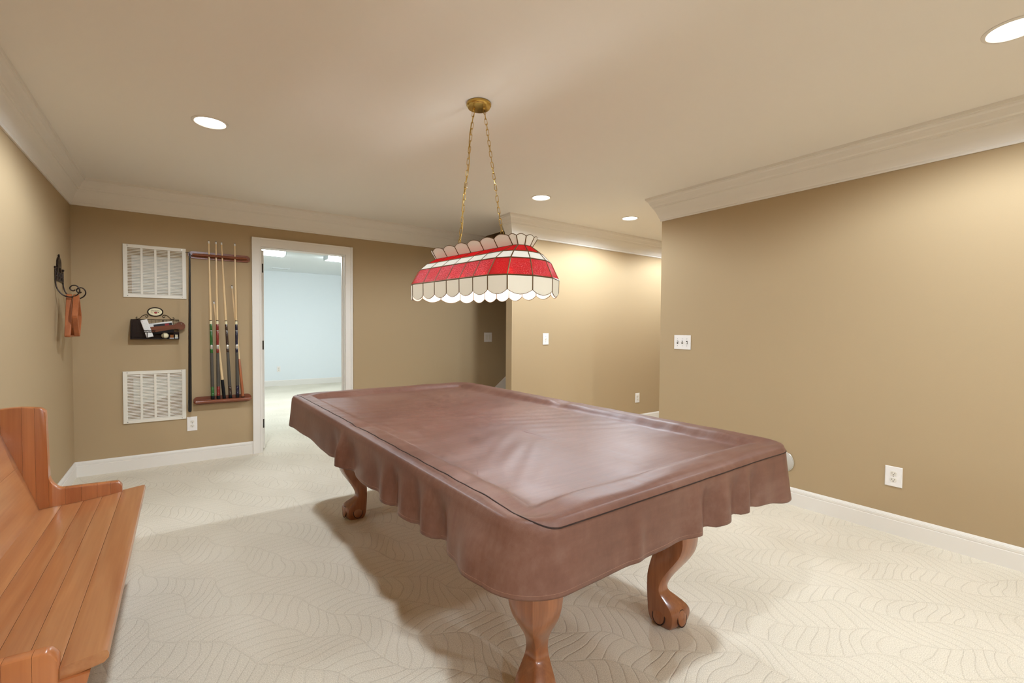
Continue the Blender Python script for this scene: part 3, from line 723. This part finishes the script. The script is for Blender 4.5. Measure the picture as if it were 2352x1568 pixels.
# fringed leather pockets
def pocket(x, y, rz, r=.062, zt=.70, zb=.565):
    p_ = MB().lathe([(r, zt), (r*1.02, (zt+zb)/2), (r*.8, zb+.012), (r*.3, zb)], 18, caps=False).build('pocket', 'pocket', pt, True)
    p_.location = (x, y, 0); p_.rotation_euler = (0, 0, rz)
    fr = MB()
    for k in range(20):
        a = 2*PI*k/20; c_, s_ = math.cos(a), math.sin(a)
        fr.tube([(r*1.04*c_, r*1.04*s_, zb+.055), (r*1.05*c_, r*1.05*s_, zb-.022)], .0022, 5)
    f_ = fr.build('fringe', 'fringe', p_, True); f_['kind'] = 'stuff'
for sx, sy in ((-1, -1), (1, -1), (1, 1), (-1, 1)): pocket(sx*.545, sy*1.10, 0, .046, .70, .570)
for sx in (-1, 1): pocket(sx*(A-.13), 0, 0, .05, .72, .60)

# ------------------------------------------------------------------ vinyl cover over the table
RC, DROP = .105, .183
def outline_pts():
    """one closed list of (side, s) parameters giving corner points and straight points in order"""
    out = []
    def straight(x0, y0, x1, y1, n, side): out.extend([('s', side, x0+(x1-x0)*k/n, y0+(y1-y0)*k/n) for k in range(n)])
    def corner(cx, cy, a0, n, side): out.extend([('c', side, cx, cy, a0+PI/2*k/n) for k in range(n)])
    straight(-1, 1, -1, -1, 150, 'L'); corner(-1, -1, PI, 22, 'NL')
    straight(-1, -1, 1, -1, 90, 'N'); corner(1, -1, 1.5*PI, 22, 'NR')
    straight(1, -1, 1, 1, 110, 'R'); corner(1, 1, 0, 18, 'FR')
    straight(1, 1, -1, 1, 60, 'F'); corner(-1, 1, PI/2, 18, 'FL')
    return out
OP = outline_pts()
def at(op, inset):
    """point and outward normal of the rounded rectangle moved in by `inset`"""
    a, b = A-inset, B_-inset; r = max(RC-inset, .02) if inset > 0 else RC-inset
    a = max(a, .012); r = min(r, a)
    if op[0] == 's':
        side = op[1]
        if side in 'LR': x = (-a if side == 'L' else a); y = op[3]*(b-r); return x, y, (-1 if side == 'L' else 1), 0
        y = (-b if side == 'N' else b); x = op[2]*(a-r); return x, y, 0, (-1 if side == 'N' else 1)
    cx, cy = op[2]*(a-r), op[3]*(b-r); c_, s_ = math.cos(op[4]), math.sin(op[4])
    return cx+r*c_, cy+r*s_, c_, s_
# folds of the skirt: position along the side (local metres), width, amplitude
FOLDS = {'L': [(1.02, .10, .006), (.72, .12, -.007), (.45, .10, .006), (.20, .05, -.014), (.055, .035, .036), (-.05, .05, -.014), (-.22, .07, .010), (-.36, .05, -.012), (-.47, .05, .016), (-.545, .035, -.018), (-.64, .05, .013), (-.73, .03, -.012), (-.80, .04, .017), (-.885, .04, -.022), (-.965, .045, .012), (-1.10, .085, .036)],
         'N': [(-.30, .025, .010), (-.10, .05, -.006), (-.015, .03, .016), (.05, .04, -.020), (.135, .05, .018), (.225, .035, -.016), (.285, .03, .016), (.345, .03, -.014), (.42, .05, .010)],
         'R': [(k*.19-1.0, .06, .012*(-1)**k) for k in range(11)], 'F': [(k*.2-.4, .06, .010*(-1)**k) for k in range(5)]}
def fold(op, x, y):
    def on(side, q): return sum(am*math.exp(-((q-c_)/w)**2) for c_, w, am in FOLDS[side])
    if op[0] == 's': return on(op[1], y if op[1] in 'LR' else x)
    eb, ea = B_-RC, A-RC
    a0, s0, q0, s1, q1 = {'NL': (PI, 'L', -eb, 'N', -ea), 'NR': (1.5*PI, 'N', ea, 'R', -eb), 'FR': (0, 'R', eb, 'F', ea), 'FL': (PI/2, 'F', -ea, 'L', eb)}[op[1]]
    u = (op[4]-a0)/(PI/2)
    return on(s0, q0)*(1-sm(0, .8, u)) + on(s1, q1)*sm(.2, 1, u)
def corner_amt(op):
    if op[0] == 'c': return 1.0
    q = op[3] if op[1] in 'LR' else op[2]; lim = (B_ if op[1] in 'LR' else A)
    d_ = (1-abs(q))*(lim-RC)
    return math.exp(-(d_/.10)**2)
POCK = [(sx*(A-.07), sy*(B_-.07), .075) for sx in (-1, 1) for sy in (-1, 1)] + [(sx*(A-.06), 0, .05) for sx in (-1, 1)]
def wob(x, y): return .0012*math.sin(17*x+3*y)+.001*math.sin(29*y-11*x)+.0008*math.sin(61*y+23*x)
CDROP = {'NL': -.09, 'NR': .12, 'FL': .02, 'FR': .0}
def near_corner(op):
    if op[0] == 'c': return op[1]
    if op[1] == 'L': return 'FL' if op[3] > 0 else 'NL'
    if op[1] == 'R': return 'FR' if op[3] > 0 else 'NR'
    return op[1]+('R' if op[2] > 0 else 'L')
def cover_pt(op, t):
    """t > 0 inwards over the top, t < 0 down the skirt (metres along the vinyl)"""
    if t >= 0:
        x, y, nx, ny = at(op, t)
        z = TZ - .010*(1-sm(-.014, .028, t))/(1-sm(-.014, .028, 0)) - .030*sm(.085, .150, t)
        if t < .15:
            for px, py, pr in POCK: z -= .014*math.exp(-((x-px)**2+(y-py)**2)/pr**2)*sm(0, .05, t)
        return (x, y, z+wob(x, y)*sm(0, .04, t))
    h = -t; x, y, nx, ny = at(op, 0)
    k = h/DROP; ca = corner_amt(op)
    fl = .004*k + .018*ca*k**1.3 + fold(op, x, y)*sm(.03, .70, k) + .004*math.sin(9*(x+y))*k
    fl += .007*sm(0, .09, k)
    z = TZ-.010-h*(1+CDROP[near_corner(op)]*ca) + .3*abs(fold(op, x, y))*k
    return (x+nx*fl, y+ny*fl, z)
TS = [-DROP, -.178, -.165, -.145, -.122, -.10, -.08, -.06, -.042, -.027, -.014, -.005, 0, .005, .011, .02, .035, .055, .075, .09, .105, .12, .135, .15, .17, .20, .25, .32, .40, .48, .56, .62, .67]
rings = [[cover_pt(op, t_) for op in OP] for t_ in TS]
cv = MB().loft(rings, caps=False)
n_ = len(OP); o_ = (len(TS)-1)*n_; cv.f.append(tuple(o_+k for k in range(n_)))
cover = cv.build('table_cover', 'vinyl', None, 'all')
cover.location = (TX, TY, 0); cover.rotation_euler = (0, 0, TANG)
tag(cover, 'brown vinyl cover draped over the pool table', 'table cover')
so = cover.modifiers.new('thickness', 'SOLIDIFY'); so.thickness = .0015; so.offset = 1
def seam_t(op):
    if op[0] == 's': return {'L': .030, 'N': -.018, 'R': -.018, 'F': -.012}[op[1]]
    u = (op[4]-{'NL': PI, 'NR': 1.5*PI, 'FR': 0, 'FL': PI/2}[op[1]])/(PI/2)
    a, b = {'NL': (.030, -.018), 'NR': (-.018, -.018), 'FR': (-.018, -.012), 'FL': (-.012, .030)}[op[1]]
    return a+(b-a)*sm(0, 1, u)
sp_ = []
for op in OP:
    p_ = cover_pt(op, seam_t(op)); x, y, nx, ny = at(op, 0); k_ = sm(.012, -.012, seam_t(op)) if False else (1-sm(-.012, .012, seam_t(op)))
    sp_.append((p_[0]+nx*.001*k_, p_[1]+ny*.001*k_, p_[2]+.001))
MB().tube(sp_, .0021, 6, True).build('piping_seam', 'vinylseam', cover, True)
st_ = [cover_pt(op, -.171) for op in OP]; st_ = [(p_[0]+at(op, 0)[2]*.0008, p_[1]+at(op, 0)[3]*.0008, p_[2]) for p_, op in zip(st_, OP)]
MB().tube(st_, .0009, 4, True).build('hem_stitching', 'stitch', cover, True)

# ------------------------------------------------------------------ stained-glass billiard lamp
LX, LY, LTH = 1.2836, 2.0778, .1367
lamp = thing('billiard_lamp', 'hanging red and white stained glass billiard lamp on two chains', 'pendant lamp', (LX, LY, 0), LTH)
LS, LE = .3134, .6767
TIER = [(.213, 1.4216), (.2139, 1.4855), (.167, 1.5667), (.1219, 1.603), (.0583, 1.6388), (.0854, 1.6778)]
def lring(r, z):
    v = []
    for k in range(7): v.append(Vector((-r, LS-2*LS*k/6, z)))
    for k in range(1, 5): a = PI*k/5; v.append(Vector((-r*math.cos(a), -LS-LE*r*math.sin(a), z)))
    for k in range(7): v.append(Vector((r, -LS+2*LS*k/6, z)))
    for k in range(1, 5): a = PI*k/5; v.append(Vector((r*math.cos(a), LS+LE*r*math.sin(a), z)))
    return v
LR = [lring(r, z) for r, z in TIER]
nL = 22; came = MB(); CW = .0031
def arc_pts(a, b, out, sag, n=8):
    return [a.lerp(b, k/n)+out*(sag*(1-(2*k/n-1)**2)) for k in range(n+1)]
def glass(pts, m, name):
    c_ = sum(pts, Vector())/len(pts); nr = Vector((0, 0, 0))
    for i in range(len(pts)): nr += (pts[i]-c_).cross(pts[(i+1) % len(pts)]-c_)
    nr.normalize()
    mb = MB(); n = len(pts); mb.v = [tuple(p+nr*.0012) for p in pts]+[tuple(p-nr*.0012) for p in pts]
    mb.f = [tuple(range(n)), tuple(range(n, 2*n))[::-1]]+[(i, (i+1) % n, n+(i+1) % n, n+i) for i in range(n)]
    return mb.build(name, m, lamp)
tiers = [(0, 1, 'glasscream', 'valance_panel'), (1, 2, 'glassred', 'red_panel'), (2, 3, 'glasswhite', 'white_panel'), (3, 4, 'glassred', 'upper_red_panel'), (4, 5, 'glasscream', 'crest_panel')]
for lo_, hi, m_, nm in tiers:
    for i in range(nL):
        a, b = LR[lo_][i], LR[lo_][(i+1) % nL]; d_, e = LR[hi][i], LR[hi][(i+1) % nL]
        w_ = (b-a).length
        if lo_ == 0:
            ar = arc_pts(a, b, Vector((0, 0, -1)), .021); pts = ar+[e, d_]; came.tube(ar, .0018, 5)
        elif lo_ == 4:
            outv = ((d_+e)/2-(a+b)/2).normalized(); ar = arc_pts(d_, e, outv, .016 if w_ > .05 else .010); pts = [a, b]+ar[::-1]; came.tube(ar, .0018, 5)
        else: pts = [a, b, e, d_]
        glass(pts, m_, nm)
        came.tube([a, d_], CW, 5)
    if lo_ > 0: came.tube(LR[lo_], CW*1.15, 5, True)
came.build('metal_came', 'came', lamp, True)
# inner bar with sockets, bulbs and their light
MB().tube([(0, -LS-.02, 1.640), (0, LS+.02, 1.640)], .006, 8).tube([(-.058, -.02, 1.6388), (.058, -.02, 1.6388)], .004, 6).tube([(-.058, .2, 1.6388), (.058, .2, 1.6388)], .004, 6).tube([(-.058, -.2, 1.6388), (.058, -.2, 1.6388)], .004, 6).build('hanger_bar', 'brass', lamp, True)
for y in (-.17, .03, .23):
    MB().lathe([(.017, 1.585), (.019, 1.60), (.019, 1.63), (.010, 1.64)], 14, (0, y, 0)).build('socket', 'brass', lamp, True)
    MB().ball((0, y, 1.545), (.028, .028, .036), 14, 10).build('bulb', 'bulb', lamp, True)
    ld = bpy.data.lights.new('bulb_light', 'POINT'); ld.energy = LAMP_POWER; ld.color = LAMP_COLOR; ld.shadow_soft_size = .03
    lo_o = bpy.data.objects.new('bulb_light', ld); C.objects.link(lo_o); lo_o.parent = lamp; lo_o.location = (.040, y, 1.53)
    lo_o.visible_camera = True
# canopy on the ceiling and the chains
iM = Matrix.Rotation(-LTH, 4, 'Z') @ Matrix.Translation((-LX, -LY, 0))
cp = iM @ Vector((1.296, 2.116, HC))
MB().lathe([(.064, 0), (.066, -.004), (.066, -.012), (.062, -.017), (.058, -.020), (.058, -.024), (.040, -.027), (.002, -.028)], 40, tuple(cp), caps=False).build('ceiling_canopy', 'brass', lamp, True)
lk = MB(); pl, ws, wr_ = .0125, .0062, .0016
loop = [(ws*math.cos(a), 0, pl+ws*math.sin(a)) for a in [PI*k/6 for k in range(7)]]+[(ws*math.cos(a), 0, -pl+ws*math.sin(a)) for a in [PI+PI*k/6 for k in range(7)]]
lk.tube(loop, wr_, 6, True); lk0 = None
cam_l = iM @ Vector((0, 0, HC))
for top, bot in ((cp+Vector((-.012, .030, -.030)), Vector((0, .19, 1.645))), (cp+Vector((.014, -.026, -.030)), Vector((0, -.19, 1.645)))):
    MB().lathe([(.006, 0), (.006, -.012), (.003, -.016)], 10, (top.x, top.y, top.z+.010)).build('chain_stud', 'brass', lamp, True)
    d_ = bot-top; n = 25; stp = d_.length/n; q0 = d_.to_track_quat('Z', 'Y')
    for k in range(n):
        c_ = top+d_*((k+.5)/n)
        sgx = .35*math.sin(k*1.7)
        q = q0 @ Matrix.Rotation((PI/2 if k % 2 else 0)+.5+sgx, 3, 'Z').to_quaternion()
        if lk0 is None:
            lk0 = lk.build('chain_link', 'brass', lamp, True); o = lk0; o.location = c_; o.rotation_mode = 'QUATERNION'; o.rotation_quaternion = q
        else: o = part(lk0, lamp, c_, q)
top, bot = cp+Vector((-.012, .030, -.030)), Vector((0, .19, 1.645)); cd = []
for k in range(61):
    u = k/60; p_ = top.lerp(bot, u); a = u*15
    cd.append(p_+Vector((math.cos(a), math.sin(a), 0))*.007)
MB().tube(cd, .0022, 6).build('power_cord', 'cord', lamp, True)

# ------------------------------------------------------------------ pew at the left
pw = thing('pew', 'varnished wooden pew with plank seat and scrolled ends at the left', 'pew', (0, 0, 0))
Y0, Y1 = 1.462, 2.945            # outer faces of the end panels
XB, XF = -.545, -.150            # seat back edge, front edge
def seat_z(x): return .418+(x-XB)/(XF-XB)*.036+ .006*math.sin(PI*(x-XB)/(XF-XB))*-1
cuts = [XB, -.452, -.378, -.312, -.240, XF]
for k in range(5):
    xa, xb = cuts[k]+.0005, cuts[k+1]-.0005; last = k == 4
    m_ = MB(); ys = (1.500, 2.905)
    prof = [(xa, seat_z(xa)-.0008), (xa+.002, seat_z(xa+.002))] + [(xa+(xb-xa)*j/4, seat_z(xa+(xb-xa)*j/4)) for j in (1, 2, 3)]
    if last: prof += [(xb-.012, seat_z(xb-.012)), (xb-.004, seat_z(xb)-.003), (xb, seat_z(xb)-.011), (xb-.001, seat_z(xb)-.022), (xb-.010, seat_z(xb)-.031), (xa, seat_z(xa)-.032)]
    else: prof += [(xb-.002, seat_z(xb-.002)), (xb, seat_z(xb)-.0008), (xb, seat_z(xb)-.032), (xa, seat_z(xa)-.032)]
    ya, yb = (1.476, 2.930) if last else ys
    m_.prism(prof, lambda a, b, d__: (a, d__, b), ya, yb); m_.build('seat_plank', 'pew', pw, True)
bkz = [(.418, -.525), (.62, -.590), (.80, -.648)]
for k in range(2):
    (za, xa), (zb, xb) = bkz[k], bkz[k+1]
    nx, nz = -.95, -.30
    MB().prism([(xa, za+.0004), (xb, zb-.0004), (xb+nx*.02, zb+nz*.02), (xa+nx*.02, za+nz*.02)], lambda a, b, d__: (a, d__, b), 1.5, 2.905).build('back_panel', 'pew', pw)
MB().tube([(-.660, 1.5, .805), (-.660, 2.905, .805)], .016, 10).build('back_cap', 'pew', pw, True)
MB().box(-.47, -.45, 1.5, 2.905, .30, .395).build('seat_apron', 'pew', pw)
def end_top(x):
    zt = .868+.016*math.sin(PI*min(1, max(0, (x+.705)/.22)))
    if x < -.500:
        e = (-.500-x); return zt-.012*max(0, 1-e/.02)**2
    if x < -.494: return .868-(x+.500)/.006*.305
    d_ = x+.494
    fil = .563-.064*math.sin(min(1, d_/.045)*PI/2)**.7
    z = fil if d_ < .045 else .499-(x+.449)*.03
    if x > -.262: z -= .022*((x+.262)/.022)**2
    return z
def end_bot(x):
    if x < -.62: return 0
    if x < -.36: return .05*math.sin(PI*(x+.62)/.26)
    if x < -.31: return 0
    return .02+.40*sm(-.31, -.19, x)
def end_panel(ya, yb):
    ep = None; ed = [-.705, -.640, -.575, -.535, -.4935, -.440, -.385, -.330, -.282, -.240]
    lab = None
    for k in range(len(ed)-1):
        xa, xb = ed[k]+.0003, ed[k+1]-.0003; n = 24; xs = [xa+(xb-xa)*j/n for j in range(n+1)]
        rows = []; cc_ = .007
        for y, c0 in ((ya, cc_), (ya+.002, .002), (ya+cc_, 0), (yb-cc_, 0), (yb-.002, .002), (yb, cc_)):
            rows.append([(x, y, end_top(x)-c0) for x in xs]+[(x, y, min(end_bot(x), end_top(x)-.03)) for x in reversed(xs)])
        b_ = MB().loft(rows).build('end_panel' if ep is None else 'end_board', 'pewend', pw if ep is None else ep, True)
        if ep is None: ep = b_
end_panel(2.905, 2.945); end_panel(1.462, 1.500)
# front bracket of each end, under the projecting seat edge
for ya, yb in ((2.908, 2.942), (1.465, 1.497)):
    MB().prism([(-.2403, .415), (-.185, .415), (-.190, .395), (-.205, .365), (-.222, .33), (-.2403, .27)], lambda a, b, d__: (a, d__, b), ya, yb).build('seat_bracket', 'pewend', pw, True)
